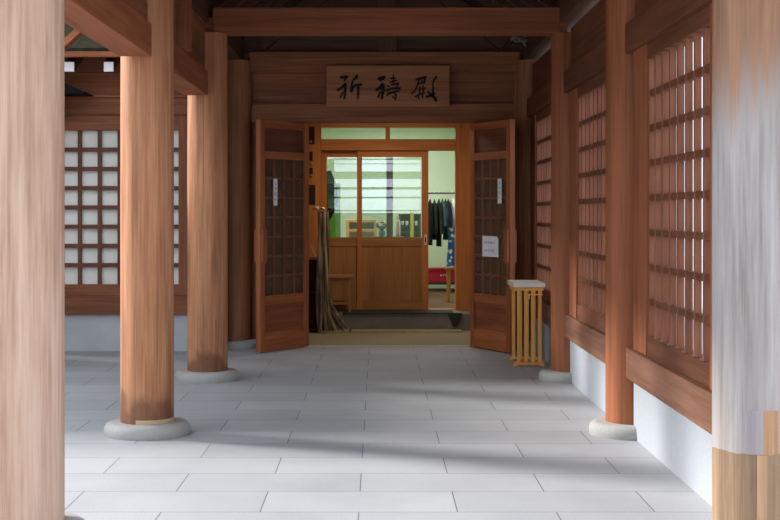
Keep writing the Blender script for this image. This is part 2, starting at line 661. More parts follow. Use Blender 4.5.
for k in range(9):
    z = 3.085 + k * .15
    hw = (4.40 - z) / .75
    if hw > .1:
        mb.box(max(.05 - hw, -1.62), min(.05 + hw, 1.72), YD + .06, YD + .10, z, z + .147, .003)
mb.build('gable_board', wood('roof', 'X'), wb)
MB().box(-.005, .195, YD - .02, YD + .06, 3.085, 4.25, .004).build('king_post', wood('roof', 'Z'), wb)
for s in (-1, 1):
    MB().bar((.05 + s * 1.28, YD, 3.17), (.05 + s * .08, YD, 4.12), .10, .16, .004).build('brace', wood('roof', 'X'), wb)

# ------------------------------------------------------------------ roof over the walkway
ce = struct('ceiling', 'dark boarded pitched roof above the walkway', 'ceiling')
for s in (-1, 1):
    xe, ze = (.05 + s * 2.0, 3.20 - .45 * .75)
    mb = MB()
    mb.prism([(.05, 4.40), (xe, 4.40 - 1.5), (xe, 4.46 - 1.5), (.05, 4.46)], 'Y', 4.5, YD + .3)
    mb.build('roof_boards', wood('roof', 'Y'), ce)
    for k in range(20):
        y = 4.7 + k * .46
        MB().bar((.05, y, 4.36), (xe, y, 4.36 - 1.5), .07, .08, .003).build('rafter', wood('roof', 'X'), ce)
MB().box(-.02, .12, 4.5, YD + .3, 4.22, 4.38, .004).build('ridge_beam', wood('roof', 'Y'), ce)
for x in (XL, XR):
    MB().box(x - .09, x + .09, 4.5, YD + .3, 2.99, 3.215, .005).build('wall_plate', wood('roof', 'Y'), ce)

# ------------------------------------------------------------------ round columns on stone bases
base_stone = granite('base_granite', (.36, .355, .34), .16)
W_A = weathered('weathered_near_left', TONES['column'], ((.38, .22, .150), (.54, .36, .27), (.65, .475, .38)), None, 0, 2.6, .85)
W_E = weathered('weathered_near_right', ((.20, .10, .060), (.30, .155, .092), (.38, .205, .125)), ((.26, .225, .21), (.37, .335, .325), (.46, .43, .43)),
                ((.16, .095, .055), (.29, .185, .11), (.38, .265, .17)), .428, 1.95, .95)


def column(x, y, label, mat, ztop=2.99):
    t = thing('column', label, 'column', (x, y, 0), 0, 'round timber columns of the walkway')
    MB().lathe([(RC * 1.0, .078), (RC, 1.5), (RC * .985, ztop)], (x, y), 64).build('shaft', mat, t)
    prof = [(.268, 0), (.272, .02), (.270, .045), (.258, .066), (.240, .078), (.225, .081)]
    MB().lathe(prof, (x, y), 64).build('stone_base', base_stone, t)
    return t


cA = column(-1.51, YA, 'pale bleached round column nearest the viewer, at the left edge', W_A)
cB = column(-1.465, YB, 'second round column from the left, lit along its left side', wood('column', 'Z'))
cC = column(-1.433, YC, 'third round column from the left, capped by the crossbeam', wood('column', 'Z'), 2.90)
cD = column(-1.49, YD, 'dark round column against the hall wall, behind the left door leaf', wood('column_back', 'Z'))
EX, EY = 1.56, 5.45
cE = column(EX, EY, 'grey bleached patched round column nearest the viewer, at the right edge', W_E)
cF = column(1.614, YB, 'round column on the right between nearest and middle lattice windows', wood('beam', 'Z'))
cG = column(1.622, YC, 'round column on the right behind which the slatted stand leans', wood('beam', 'Z'), 2.90)
cG['label'] = 'round column on the right, carrying the right end of the crossbeam'
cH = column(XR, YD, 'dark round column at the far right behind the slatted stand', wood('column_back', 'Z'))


def shell_patch(parent, cx, cy, r, px0, px1, z0, z1, mat, name):
    """curved inset patch on a column's viewer side, between two photo columns"""
    xs = [(p - PX) * (cy - r * .9) / F - cx for p in (px0, px1)]
    a = [math.atan2(-math.sqrt(max(r * r - v * v, 1e-6)), max(-r, min(r, v))) for v in xs]
    mb = MB()
    n = 10
    outer = [[mb.bm.verts.new((cx + rr * math.cos(a[0] + (a[1] - a[0]) * i / n), cy + rr * math.sin(a[0] + (a[1] - a[0]) * i / n), z)) for i in range(n + 1)]
             for rr, z in ((r - .012, z0), (r + .0015, z0), (r + .0015, z1), (r - .012, z1))]
    for k in range(4):
        A, B = outer[k], outer[(k + 1) % 4]
        for i in range(n):
            mb.bm.faces.new((A[i], A[i + 1], B[i + 1], B[i]))
    for i in (0, n):
        mb.bm.faces.new([outer[k][i] for k in range(4)])
    return mb.build(name, mat, parent)


TONES['patch_grey'] = ((.25, .20, .205), (.32, .27, .28), (.39, .34, .35))
TONES['scar'] = ((.42, .28, .16), (.52, .37, .23), (.60, .45, .30))
TONES['patch_orange'] = ((.38, .20, .105), (.48, .27, .155), (.55, .33, .20))
zz = lambda y: CH - (y - PY) * (EY - RC) / F
shell_patch(cE, EX, EY, RC, 744.5, 762, zz(455), zz(411), wood('patch_grey', 'Z'), 'inset_patch')
shell_patch(cE, EX, EY, RC, 762, 778, zz(455), zz(411), wood('patch_orange', 'Z'), 'inset_patch')
shell_patch(cE, EX, EY, RC, 756, 766, .082, zz(455.5), wood('patch_orange', 'Z'), 'inset_patch')

shell_patch(cB, -1.465, YB, RC, 136, 171, .0815, .108, wood('scar', 'X'), 'bare_scar')

# ------------------------------------------------------------------ tie beams and boarding between the left columns
mbx = -1.51
for (y0, y1, lab) in ((YA, YB, 'brown tie beam joining the bleached near column to the second column at left'),
                      (YB, YC, 'brown tie beam joining the second and third columns at left')):
    t = thing('tie_beam', lab, 'beam', (mbx, (y0 + y1) / 2, 2.393))
    MB().box(mbx - .10, mbx + .10, y0 + .155, y1 - .155, 2.375, 2.578, .006).build('beam', wood('beam', 'Y'), t)
    for (p, q) in (((y0 + .14, 9.415), (9.605, y1 - .14)) if y0 == YB else ((y0 + .14, y1 - .14),)):
        mb = MB()
        for k in range(2):
            mb.box(mbx + .02, mbx + .075, p, q, 2.580 + k * .205, 2.783 + k * .205, .004)
        mb.build('boarding', wood('beam_dark', 'Y'), t)
t = thing('strut_post', 'short lit strut standing on the tie beam behind second column', 'post', (-1.43, 9.5, 2.578))
MB().box(-1.59, -1.362, 9.42, 9.60, 2.580, 2.988, .005).build('strut', wood('post', 'Z'), t)

# crossbeams spanning the walkway
for (y, lab) in ((YC, 'long brown crossbeam spanning the walkway above the third columns'),
                 (YB, 'brown crossbeam spanning the walkway high above the second columns')):
    t = thing('crossbeam', lab, 'beam', (.06, y, 2.888))
    MB().box(-1.375, 1.52, y - .11, y + .11, 2.90, 3.112, .008).build('beam', wood('beam', 'X'), t)
    MB().box(-1.445, -1.375, y - .09, y + .09, 2.905, 3.03, .006).build('tenon', wood('beam', 'X'), t)
    MB().box(1.52, 1.58, y - .09, y + .09, 2.905, 3.03, .006).build('tenon', wood('beam', 'X'), t)
# cable bundle under the crossbeam
tc_ = thing('cable_bundle', 'loose grey-green cables tucked behind right end of the crossbeam', 'cable', (1.25, YC + .4, 2.92))
for k in range(4):
    pts = []
    for i in range(14):
        u = i / 13
        pts.append((1.17 + .13 * u + random.uniform(-.01, .01), YC + .35 + .03 * k, 2.93 + .022 * math.sin(u * (3 + 2 * k) + k * 1.7) - .03 * u * (k % 3) + random.uniform(-.008, .008)))
    MB().tube(pts, .006, 6).build('cable', plain('grey_cable', (.16, .17, .14), .5), tc_)

# ------------------------------------------------------------------ name board above the entrance
SY = YD - .12
sc = (SY) / F
SX = lambda px: (px - PX) * sc
SZ = lambda py: CH + (PY - py) * sc
sg = thing('name_board', 'wooden name board with three brush characters above the entrance', 'sign', (SX(388), SY, SZ(107)))
MB().box(SX(326.5), SX(449.5), SY, SY + .05, SZ(107), SZ(65.5), .006).build('board', wood('sign', 'X'), sg)
CHARS = [
    (330, [([(168, 110), (248, 102)], [46, 48]), ([(240, 108), (212, 160)], [40, 22]), ([(228, 205), (190, 250), (115, 300)], [38, 40, 42]),
           ([(230, 220), (226, 300), (214, 418)], [40, 42, 34]), ([(192, 330), (156, 402)], [24, 26]),
           ([(402, 82), (390, 112), (345, 150), (326, 210), (320, 312)], [36, 46, 24, 32, 48]), ([(330, 275), (378, 228), (462, 214)], [26, 36, 40]),
           ([(420, 230), (419, 350), (411, 455)], [36, 38, 10])]),
    (370, [([(130, 125), (212, 106)], [42, 44]), ([(150, 152), (200, 132)], [34, 30]), ([(182, 212), (150, 262), (98, 295)], [44, 46, 44]),
           ([(200, 232), (190, 330), (178, 420)], [46, 46, 38]), ([(150, 335), (120, 405)], [36, 30]),
           ([(346, 72), (344, 186)], [22, 26]), ([(308, 126), (376, 120)], [24, 24]), ([(304, 180), (386, 158)], [26, 28]),
           ([(322, 216), (420, 202)], [28, 32]), ([(268, 236), (284, 246)], [24, 26]), ([(230, 312), (330, 272), (442, 270)], [22, 30, 32]),
           ([(418, 208), (398, 262)], [26, 24]), ([(252, 378), (275, 346), (432, 306)], [22, 30, 28]), ([(270, 350), (300, 348)], [36, 34]),
           ([(348, 320), (388, 378), (374, 455)], [26, 32, 14]), ([(338, 392), (366, 424)], [22, 22])]),
    (408, [([(124, 142), (180, 126), (262, 106)], [30, 34, 38]), ([(254, 112), (240, 192)], [34, 30]), ([(150, 206), (244, 188)], [24, 26]),
           ([(156, 142), (142, 228), (104, 308), (54, 352)], [28, 26, 24, 28]), ([(200, 150), (212, 188)], [22, 22]),
           ([(150, 292), (256, 270)], [20, 24]), ([(172, 250), (176, 340)], [24, 24]), ([(222, 240), (226, 340)], [26, 24]),
           ([(108, 392), (244, 338)], [24, 24]), ([(152, 368), (154, 424)], [26, 24]), ([(216, 345), (214, 412)], [24, 22]),
           ([(416, 104), (386, 150), (364, 212), (376, 272), (368, 350)], [36, 28, 22, 28, 34]), ([(298, 326), (342, 362)], [32, 36]),
           ([(280, 396), (350, 380), (398, 348)], [40, 38, 26]), ([(345, 360), (394, 410), (416, 456)], [30, 46, 42])]),
]
ink = plain('black_ink', (.012, .012, .012), .6, .1)


def strokes(mb, data, conv, y0, y1, scale_w):
    for pts, ws in data:
        P = [conv(p) for p in pts]
        for (p, w) in zip(P, ws):
            r = w * scale_w / 2
            mb.prism([(p[0] + r * math.cos(2 * pi * k / 10), p[1] + r * math.sin(2 * pi * k / 10)) for k in range(10)], 'Y', y0, y1)
        for i in range(len(P) - 1):
            a, b = Vector(P[i]), Vector(P[i + 1])
            d = (b - a)
            if d.length < 1e-6: continue
            n = Vector((-d.y, d.x)).normalized()
            ra, rb = ws[i] * scale_w / 2, ws[i + 1] * scale_w / 2
            mb.prism([tuple(a + n * ra), tuple(b + n * rb), tuple(b - n * rb), tuple(a - n * ra)], 'Y', y0, y1)


K = 594 / 40.0
for ox, data in CHARS:
    mb = MB()
    strokes(mb, data, lambda p: (SX(ox + p[0] / K), SZ(70 + p[1] / K)), SY - .004, SY + .002, sc / K)
    mb.build('brush_character', ink, sg)

# ------------------------------------------------------------------ hinged door leaves, folded outward
LEAF_H = 2.33


def leaf(name, label, hinge, tip, flip):
    """local x runs from hinge to free edge; local -y is the face seen from the walkway when flip = 1"""
    d = Vector(tip) - Vector(hinge)
    W = d.length
    ang = math.atan2(d.y, d.x)
    r = struct(name, label, 'door', (hinge[0], hinge[1], 0), ang)
    f = 1 if flip > 0 else -1          # side (local y sign) facing the viewer is -f
    T = .056
    ym = 0
    fr = wood('leaf', 'Z')
    fh = wood('leaf', 'X')
    st = .075
    MB().box(0, st, -T / 2, T / 2, .012, LEAF_H, .004).build('stile', fr, r, True)
    MB().box(W - st, W, -T / 2, T / 2, .012, LEAF_H, .004).build('stile', fr, r, True)
    for (a, b) in ((.012, .20), (.475, .57), (1.945, 2.02), (2.255, LEAF_H)):
        MB().box(st, W - st, -T / 2 + .002, T / 2 - .002, a, b, .004).build('rail', fh, r, True)
    MB().box(st, W - st, -.006, .006, .195, .48, 0).build('lower_panel', wood('post', 'X'), r, True)
    MB().box(st, W - st, -.010, .010, 2.015, 2.26, 0).build('upper_panel', wood('rail_dark', 'X'), r, True)
    mb = MB()
    for k in range(1, 4):
        x = st + (W - 2 * st) * k / 4
        mb.box(x - .014, x + .014, -.018, .018, .57, 1.945, .002)
    for k in range(1, 7):
        z = .57 + (1.945 - .57) * k / 7
        mb.box(st, W - st, -.014, .014, z - .013, z + .013, .002)
    mb.build('lattice', wood('leaf_lattice', 'Z'), r, True)
    MB().box(st, W - st, f * .004, f * .008, .57, 1.945, 0).build('pane', reflection_tint_glass(), r, True)
    zc = 1.07
    for s in (-1, 1):
        mb = MB()
        y0 = s * T / 2
        prof = [(0, -.18), (0, .18), (.012, .18), (.012, .16), (.030, .16), (.030, -.16), (.012, -.16), (.012, -.18)]
        mb.prism([(y0 + s * p[0] - s * .001, zc + p[1]) for p in prof], 'X', W - .075, W - .012)
        mb.build('handle_block', wood('post', 'Z'), r, True)
    return r, W, ang


d1, W1, A1 = leaf('door_1', 'open lattice door leaf on the left of the hall entrance', (-.744, 13.72), (-1.195, 13.07), 1)
d2, W2, A2 = leaf('door_2', 'open lattice door leaf on the right of the hall entrance, with paper notice', (.985, 13.70), (1.335, 13.02), -1)


def on_leaf(root, W, ang, face, u, z0, z1, wid, name, label, cat, mat, marks, cut=0.0):
    """flat paper fixed to a leaf's viewer-side face, u = distance from hinge to its centre"""
    t = thing(name, label, cat)
    hx, hy = root.location.x, root.location.y
    nrm = (-math.sin(ang) * face, math.cos(ang) * face)
    off = .0285
    t.location = (hx + math.cos(ang) * u + nrm[0] * off, hy + math.sin(ang) * u + nrm[1] * off, z0)
    t.rotation_euler = (0, 0, ang)
    h = z1 - z0
    fy = face * .003
    mb = MB()
    if cut:
        side = face   # viewer's right
        s = 1 if face < 0 else -1
        poly = [(-wid / 2 * s, 0), (wid / 2 * s, 0), (wid / 2 * s, h - cut), (wid / 2 * s - cut * s, h), (-wid / 2 * s, h)]
    else:
        poly = [(-wid / 2, 0), (wid / 2, 0), (wid / 2, h), (-wid / 2, h)]
    mb.prism(poly, 'Y', 0, fy)
    mb.build('sheet', mat, t, True)
    s = 1 if face < 0 else -1
    for g in marks:
        mb = MB()
        strokes(mb, g, lambda p: (s * (p[0] - .5) * wid, (1 - p[1]) * h), fy, fy + face * .0012, h)
        mb.build('character', ink if not cut else plain('grey_ink', (.16, .16, .20), .6, .1), t, True)
    return t


paper = plain('white_paper', (.86, .87, .93), .7, .03)


def glyph(cx, cy, w, h, kind):
    L = cx - w / 2; R = cx + w / 2; T = cy - h / 2; B = cy + h / 2
    s = .012
    if kind == 0:
        return [([(L, T + h * .2), (R, T + h * .2)], [s, s]), ([(cx, T), (cx, B)], [s * 1.4, s]), ([(L, B - h * .2), (R, B - h * .2)], [s, s])]
    if kind == 1:
        return [([(L, cy), (R, cy - h * .1)], [s, s]), ([(cx, T), (L, B)], [s, s]), ([(cx, cy), (R, B)], [s, s])]
    if kind == 2:
        return [([(L, T), (R, T)], [s, s]), ([(L, T), (L, B)], [s, s]), ([(R, T), (R, B)], [s, s]), ([(L, cy), (R, cy)], [s, s]), ([(L, B), (R, B)], [s, s])]
    return [([(L, T + h * .3), (R, T + h * .25)], [s, s]), ([(cx, T), (cx - w * .1, B)], [s, s]), ([(cx, cy), (R, B - h * .1)], [s, s])]


m1 = []
for i, y in enumerate((.19, .37, .57, .76)):
    m1.append(glyph(.5, y, .34, .10 if i < 3 else .07, (0, 3, 2, 1)[i]))
# left leaf: viewer face is the +local-y side when the leaf points down-left
on_leaf(d1, W1, A1, 1, .555, 1.475, 1.745, .062, 'label_strip', 'narrow white vertical label strip on the left door leaf', 'label', paper, m1)
on_leaf(d2, W2, A2, -1, .575, 1.495, 1.745, .072, 'label_strip', 'narrow white vertical label strip on the right door leaf, above the notice', 'label', paper, m1)
m2 = []
for i in range(4):
    m2.append([(p, [w * 1.3 for w in ws]) for p, ws in glyph(.22 + i * .17, .31, .12, .10, (2, 0, 2, 1)[i])])
    m2.append([(p, [w * 1.3 for w in ws]) for p, ws in glyph(.20 + i * .17, .70, .12, .11, (1, 3, 0, 2)[i])])
on_leaf(d2, W2, A2, -1, .40, .955, 1.165, .30, 'paper_notice', 'white paper notice with clipped corner and two lines, on right door leaf', 'notice', paper, m2, .032)

# ------------------------------------------------------------------ vestibule behind the leaves
VF = plain('vestibule_matting', (.30, .265, .17), .95, .12, 40)
o = MB().box(-1.0, 1.2, YD + .02, 15.6, 0, .006, 0).build('floor_mat', VF)
tag(o, 'olive-brown matting covering the vestibule floor past the threshold', 'mat', None, 'structure')
t = MB().box(-.76, .99, YD - .06, YD + .02, .0, .012, .003).build('trim_1', plain('threshold_metal', (.42, .42, .41), .45, .1))
tag(t, 'pale threshold strip across the hall entrance floor', 'threshold', None, 'structure')
MB_ = MB()
vw = struct('wall_vestibule', 'dark timber side walls and ceiling of the vestibule', 'wall')
MB().box(-1.08, -1.0, YD + .1, 16.2, 0, 2.75, 0).build('side_wall', wood('board', 'Z'), vw)
MB().box(1.20, 1.28, YD + .1, 16.2, 0, 2.75, 0).build('side_wall', wood('board', 'Z'), vw)
MB().box(-1.08, 1.28, YD + .1, 16.2, 2.75, 2.80, 0).build('soffit', wood('board', 'Y'), vw)
st = MB().box(-1.0, 1.2, 15.6, 16.35, 0, .20, .012).build('step', granite('dark_step', (.19, .175, .15), .25))
tag(st, 'dark stone step below the sliding doors', 'step', None, 'structure')
o = MB().box(-.45, .98, 15.30, 15.58, .006, .022, .004).build('foot_board', plain('straw_board', (.36, .30, .19), .9, .14, 24))
tag(o, 'flat tan foot board lying in front of the stone step', 'board')
# dark mat draped over the step, one corner hanging down
t = thing('door_mat', 'dark green rubber mat on the step, one pointed corner hanging over', 'mat', (.3, 15.8, .2))
gm = plain('dark_green_rubber', (.030, .040, .032), .85, .2, 30)
MB().box(-.42, .90, 15.585, 16.12, .20, .214, .004).build('mat_sheet', gm, t)
MB().prism([(.82, .212), (1.00, .212), (.985, .16), (.93, .05), (.90, .045)], 'Y', 15.575, 15.590).build('hanging_corner', gm, t)

# inner door frame
YF = 16.20
f2 = YF / F
FX = lambda px: (px - PX) * f2
FZ = lambda py: CH + (PY - py) * f2
fr = struct('door_frame', 'orange-brown timber frame with transom around the sliding doors', 'door frame')
ZB = .20
MB().box(FX(303), FX(321.5), YF - .06, YF + .12, ZB - .2, 2.75, .005).build('jamb', wood('frame', 'Z'), fr)
MB().box(FX(455.3), FX(474), YF - .06, YF + .12, ZB - .2, 2.75, .005).build('jamb', wood('frame', 'Z'), fr)
MB().box(FX(321.5), FX(455.3), YF - .06, YF + .12, FZ(127.2), 2.75, .004).build('head', wood('frame', 'X'), fr)
MB().box(FX(321.5), FX(455.3), YF - .06, YF + .12, FZ(150.5), FZ(139.3), .004).build('transom_rail', wood('frame', 'X'), fr)
MB().box(FX(385.5), FX(390), YF - .04, YF + .08, FZ(139.5), FZ(127), .003).build('transom_bar', wood('frame', 'Z'), fr)
frost = glass_mat('transom_glass', 1.45, (.97, 1, .98))
for a, b in ((321.5, 385.5), (390, 455.3)):
    MB().box(FX(a), FX(b), YF + .02, YF + .026, FZ(139.3), FZ(127.2), 0).build('transom_pane', frost, fr)
MB().box(FX(321.5), FX(455.3), YF - .03, YF + .14, .195, .212, .003).build('sill', wood('slide', 'X'), fr)
# shaded gaps at the left jamb, painted as flat black plates, with brass latch
for (a, b, c, d) in ((309, 315, 127, 144.5), (309.5, 313, 152, 161), (309.5, 313, 168, 174), (309, 315.5, 185, 205)):
    MB().box(FX(a), FX(b), YF - .064, YF - .058, FZ(d), FZ(c), 0).build('gap_shade', plain('black_gap_shade', (.03, .018, .012), .8), fr)
for (x, z) in ((311, 142), (311.5, 164), (311.5, 176)):
    MB().ball((FX(x), YF - .075, FZ(z)), .022, 2, (1, .7, .8)).build('knob', plain('aged_brass', (.50, .34, .13), .35, .2, 20, .9), fr)


def slider(name, label, x0, x1, y, handle_side, handle_mat, glassmat):
    r = struct(name, label, 'door', ((x0 + x1) / 2, y, .21))
    m, mh = wood('slide', 'Z'), wood('slide', 'X')
    zt, zb = FZ(150.5), .212
    s = .062
    T = .036
    MB().box(x0, x0 + s, y, y + T, zb, zt, .003).build('stile', wood('frame', 'Z'), r)
    MB().box(x1 - s * 1.3, x1, y, y + T, zb, zt, .003).build('stile', wood('frame', 'Z'), r)
    a, b = x0 + s, x1 - s * 1.3
    MB().box(a, b, y, y + T, FZ(157), zt, .003).build('rail', wood('frame', 'X'), r)
    MB().box(a, b, y, y + T, FZ(246.5), FZ(237.3), .003).build('rail', mh, r)
    MB().box(a, b, y, y + T, zb, FZ(300), .003).build('rail', mh, r)
    mb = MB()
    for k in range(3):
        p = a + (b - a) * k / 3
        q = a + (b - a) * (k + 1) / 3
        mb.box(p, q, y + .010, y + .026, FZ(300), FZ(246.5), .004)
    mb.build('lower_panel', m, r)
    for k in (1, 2):
        p = a + (b - a) * k / 3
        MB().box(p - .012, p + .012, y + .002, y + .012, FZ(300), FZ(246.5), .002).build('batten', m, r)
    MB().box(a, b, y + .014, y + .019, FZ(237.3), FZ(157), 0).build('pane', glassmat, r)
    hx = x1 - s * .55 if handle_side > 0 else x0 + s * .4
    pp = MB().box(hx - .015, hx + .015, y - .004, y + .004, FZ(245), FZ(234.5), .004).build('pull_plate', handle_mat, r)
    MB().box(hx - .007, hx + .007, y - .006, y + .002, FZ(242.5), FZ(237), .002).build('pull_recess', plain('black_metal', (.02, .02, .02), .5, .1), pp)
    return r


door_glass = glass_mat('door_glass', 2.3, (.97, 1, .98))
slider('door_3', 'front sliding door in the middle with white pull plate', FX(357), FX(428.3), YF - .02, 1, plain('white_metal', (.7, .7, .68), .4, .05), door_glass)
slider('door_4', 'rear sliding door at left, partly behind the middle sliding door', FX(321.5), FX(393), YF + .03, -1, plain('black_metal', (.02, .02, .02), .5, .1), door_glass)

# stool on the step
sx0, sx1, sy0, sy1 = FX(329), FX(352), 15.72, 16.0
t = thing('stool', 'small brown wooden stool on the step before the sliding doors', 'stool', ((sx0 + sx1) / 2, 15.86, .214))
sw, swx = wood('stool', 'Z'), wood('stool', 'X')
MB().box(sx0 - .02, sx1 + .02, sy0 - .01, sy1 + .01, .625, .655, .008).build('seat', swx, t)
for x in (sx0 + .02, sx1 - .02):
    for y in (sy0 + .025, sy1 - .025):
        MB().bar((x, y, .214), (x, y, .63), .035, .035, .003, (0, 1, 0)).build('leg', sw, t)
for y in (sy0 + .025, sy1 - .025):
    MB().box(sx0 + .03, sx1 - .03, y - .01, y + .01, .30, .33, .003).build('stretcher', swx, t)
    MB().box(sx0 + .03, sx1 - .03, y - .01, y + .01, .57, .625, .003).build('apron', swx, t)

# bundle of hanging cloth strips at the left of the vestibule
bx, by, bz = FX(323) * .95, 15.21, 1.43
bx = (322 - PX) * by / F
t = thing('hanging_strips', 'bundle of long grey-brown cloth strips hanging to the floor left of the sliding doors', 'cloth strips', (bx, by, 0))
strip_mats = [cloth('strip_grey', (.30, .235, .165), (.15, .115, .08), 30, (1, 1, .1)), cloth('strip_dark', (.13, .085, .065), (.06, .042, .034), 30, (1, 1, .1)),
              cloth('strip_olive', (.42, .34, .18), (.2, .16, .08), 30, (1, 1, .1))]
for k in range(11):
    u = k / 10
    mb = MB()
    pts, rr = [], []
    spread = -.06 + .15 * u
    end = [.04 + .06 * random.random(), 0][0]
    for i in range(16):
        v = i / 15
        z = bz - .01 - v * (bz - .03)
        flare = 0 if v < .55 else ((v - .55) / .45) ** 2.6
        x = bx + spread * (.62 + .25 * v) + flare * (.01 + .24 * u ** 3) + .012 * math.sin(v * 7 + k * 1.3)
        y = by + .03 * math.sin(k * 2.1) + .02 * math.sin(v * 5 + k) - flare * .03 * (k % 3)
        pts.append((x, y, max(z, .03)))
        rr.append(.017 if i < 15 else .010)
    mb.tube(pts, rr, 8, True, .45)
    mb.build('cloth_strip', strip_mats[(0, 1, 0, 0, 1, 0, 0, 1, 2, 1, 0)[k]], t)
t2 = thing('wall_hook', 'brass hook on the door frame holding the hanging cloth strips', 'hook', (bx, by, bz))
hm = plain('aged_brass', (.50, .34, .13), .35, .2, 20, .9)
mb = MB()
mb.tube([(bx - .10, by + .01, bz + .025), (bx - .03, by + .01, bz + .03), (bx + .02, by, bz + .02), (bx + .035, by, bz)], [.016, .018, .017, .012], 10)
mb.build('hook', hm, t2)
MB().ball((bx - .06, by - .005, bz + .022), .03, 2, (1, .8, .9)).build('cap', plain('white_cap', (.5, .46, .38), .4), t2)
MB().box(bx - .36, bx - .07, by + .0, by + .03, bz + .005, bz + .045, .004).build('arm', wood('frame', 'X'), t2)

# small shelf cabinet in the left corner with a leaning pale tablet
cxa, cxb = -.99, (318 - PX) * 15.31 / F
t = thing('corner_cabinet', 'dark open shelf in the vestibule corner behind left door leaf', 'cabinet', ((cxa + cxb) / 2, 15.4, 0))
dk = wood('dark', 'Z')
for z in (.03, .45, .855):
    MB().box(cxa, cxb, 15.31, 15.57, z, z + .025, .003).build('shelf', wood('slide', 'X') if z > .8 else wood('dark', 'X'), t)
MB().box(cxa, cxa + .02, 15.31, 15.57, 0.006, .855, .003).build('side_panel', dk, t)
MB().box(cxb - .02, cxb, 15.31, 15.57, 0.006, .855, .003).build('side_panel', dk, t)
MB().box(cxa, cxb, 15.55, 15.57, 0.03, .855, .003).build('back_panel', dk, t)
mb = MB()
mb.bar((cxb - .035, 15.40, .884), (cxb - .085, 15.40, 1.01), .09, .016, .003, (1, 0, .4))
o = mb.build('tablet', plain('pale_wood_tablet', (.62, .53, .38), .7))
tag(o, 'pale tablet leaning on the corner shelf', 'tablet')

# ------------------------------------------------------------------ lit room behind the sliding doors
rm = struct('wall_room', 'pale green walls and ceiling of the lit room inside', 'wall')
gw = plain('pale_green_wall', (.60, .73, .53), .85, .03, 2)
MB().box(-2.2, 2.6, 20.9, 21.0, .2, 3.0, 0).build('back_wall', gw, rm)
MB().box(-2.3, -2.2, 16.35, 21.0, .2, 3.0, 0).build('side_wall', gw, rm)
MB().box(2.6, 2.7, 16.35, 21.0, .2, 3.0, 0).build('side_wall', gw, rm)
MB().box(-2.3, 2.7, 16.33, 21.0, 2.98, 3.05, 0).build('room_ceiling', gw, rm)
MB().box(-2.3, FX(303), YF + .05, YF + .13, .2, 3.0, 0).build('front_wall', gw, rm)
MB().box(FX(474), 2.7, YF + .05, YF + .13, .2, 3.0, 0).build('front_wall', gw, rm)
MB().box(FX(303), FX(474), YF + .07, YF + .13, 2.75, 3.0, 0).build('front_wall', gw, rm)
o = MB().box(-2.3, 2.7, 16.30, 21.0, .0, .20, 0).build('floor_room', plain('brown_carpet', (.10, .056, .027), .95, .15, 60))
tag(o, 'brown carpet floor of the lit room', 'floor', None, 'structure')

# clothes rack with garments
RY = 19.8
g2 = RY / F
GX = lambda px: (px - PX) * g2
GZ = lambda py: CH + (PY - py) * g2
t = thing('clothes_rack', 'grey metal clothes rack full of garments in the lit room', 'clothes rack', (1.0, RY, .2))
gmtl = plain('rack_metal', (.16, .17, .16), .4, .1, 20, .6)
rz_ = GZ(193)
xl, xr = .70, 1.62
MB().tube([(xl, RY, rz_), (xr, RY, rz_)], .016, 10).build('bar', gmtl, t)
for x in (xl, xr):
    MB().tube([(x, RY, .24), (x, RY, rz_)], .014, 10).build('upright', gmtl, t)
    ft = MB().box(x - .02, x + .02, RY - .24, RY + .24, .215, .245, .004).build('foot', gmtl, t)
    for y in (RY - .22, RY + .22):
        MB().ball((x, y, .215), .016, 2).build('caster', plain('white_metal', (.7, .7, .68), .4, .05), ft)


def garment(x, color, kname, L, yaw, label, wid=.40, thick=.05, cat='garment'):
    g = thing('garment', label, cat, (x, RY, rz_), yaw, 'garments hanging on the rack')
    # silhouette in local (y across shoulders, z down), bulged in x
    prof = [(0.0, .045, .02), (-.05, .12, .5), (-.10, .19, .8), (-.16, .205, 1.0), (-.32, .19, 1.0), (-.52, .185, .95), (-L, .20, 1.1)]
    mb = MB()
    rings = []
    n = 20
    for (z, hw, tk) in prof:
        ring = []
        for i in range(n):
            a = 2 * pi * i / n
            fold = 1 + .22 * math.sin(a * 5 + z * 9) * min(1, -z * 3)
            ring.append(mb.bm.verts.new((thick / 2 * tk * math.sin(a) * fold, hw * wid / .40 * math.cos(a), z - .085)))
        rings.append(ring)
    for A, B in zip(rings, rings[1:]):
        for i in range(n):
            j = (i + 1) % n
            mb.bm.faces.new((A[i], A[j], B[j], B[i]))
    mb.bm.faces.new(rings[0])
    mb.bm.faces.new(list(reversed(rings[-1])))
    mb.smooth_faces = True
    mb.build('body', cloth(kname, color, tuple(q * .55 for q in color), 14, (1, 1, .3)), g, True)
    for s in (-1, 1):
        mb = MB()
        mb.tube([(0, s * .17, -.16), (0, s * .215, -.30), (0, s * .235, -.50), (0, s * .235, -min(.62, L))], [.022, .026, .024, .022], 10)
        mb.build('sleeve', cloth(kname, color), g, True)
    pts = [(0, 0, -.085), (0, 0, -.03)] + [(0, .018 * math.cos(a) - .0, .0 + .018 * math.sin(a)) for a in (-1.2, -.4, .4, 1.2, 2.0, 2.8)]
    mb = MB().tube([(0, 0, -.09), (0, .004, -.045), (0, .021, -.014), (0, .021, .008), (0, .010, .021), (0, -.010, .021), (0, -.020, .008)], .004, 6)
    mb.build('hanger_hook', plain('white_metal', (.7, .7, .68), .4, .05), g, True)
    return g


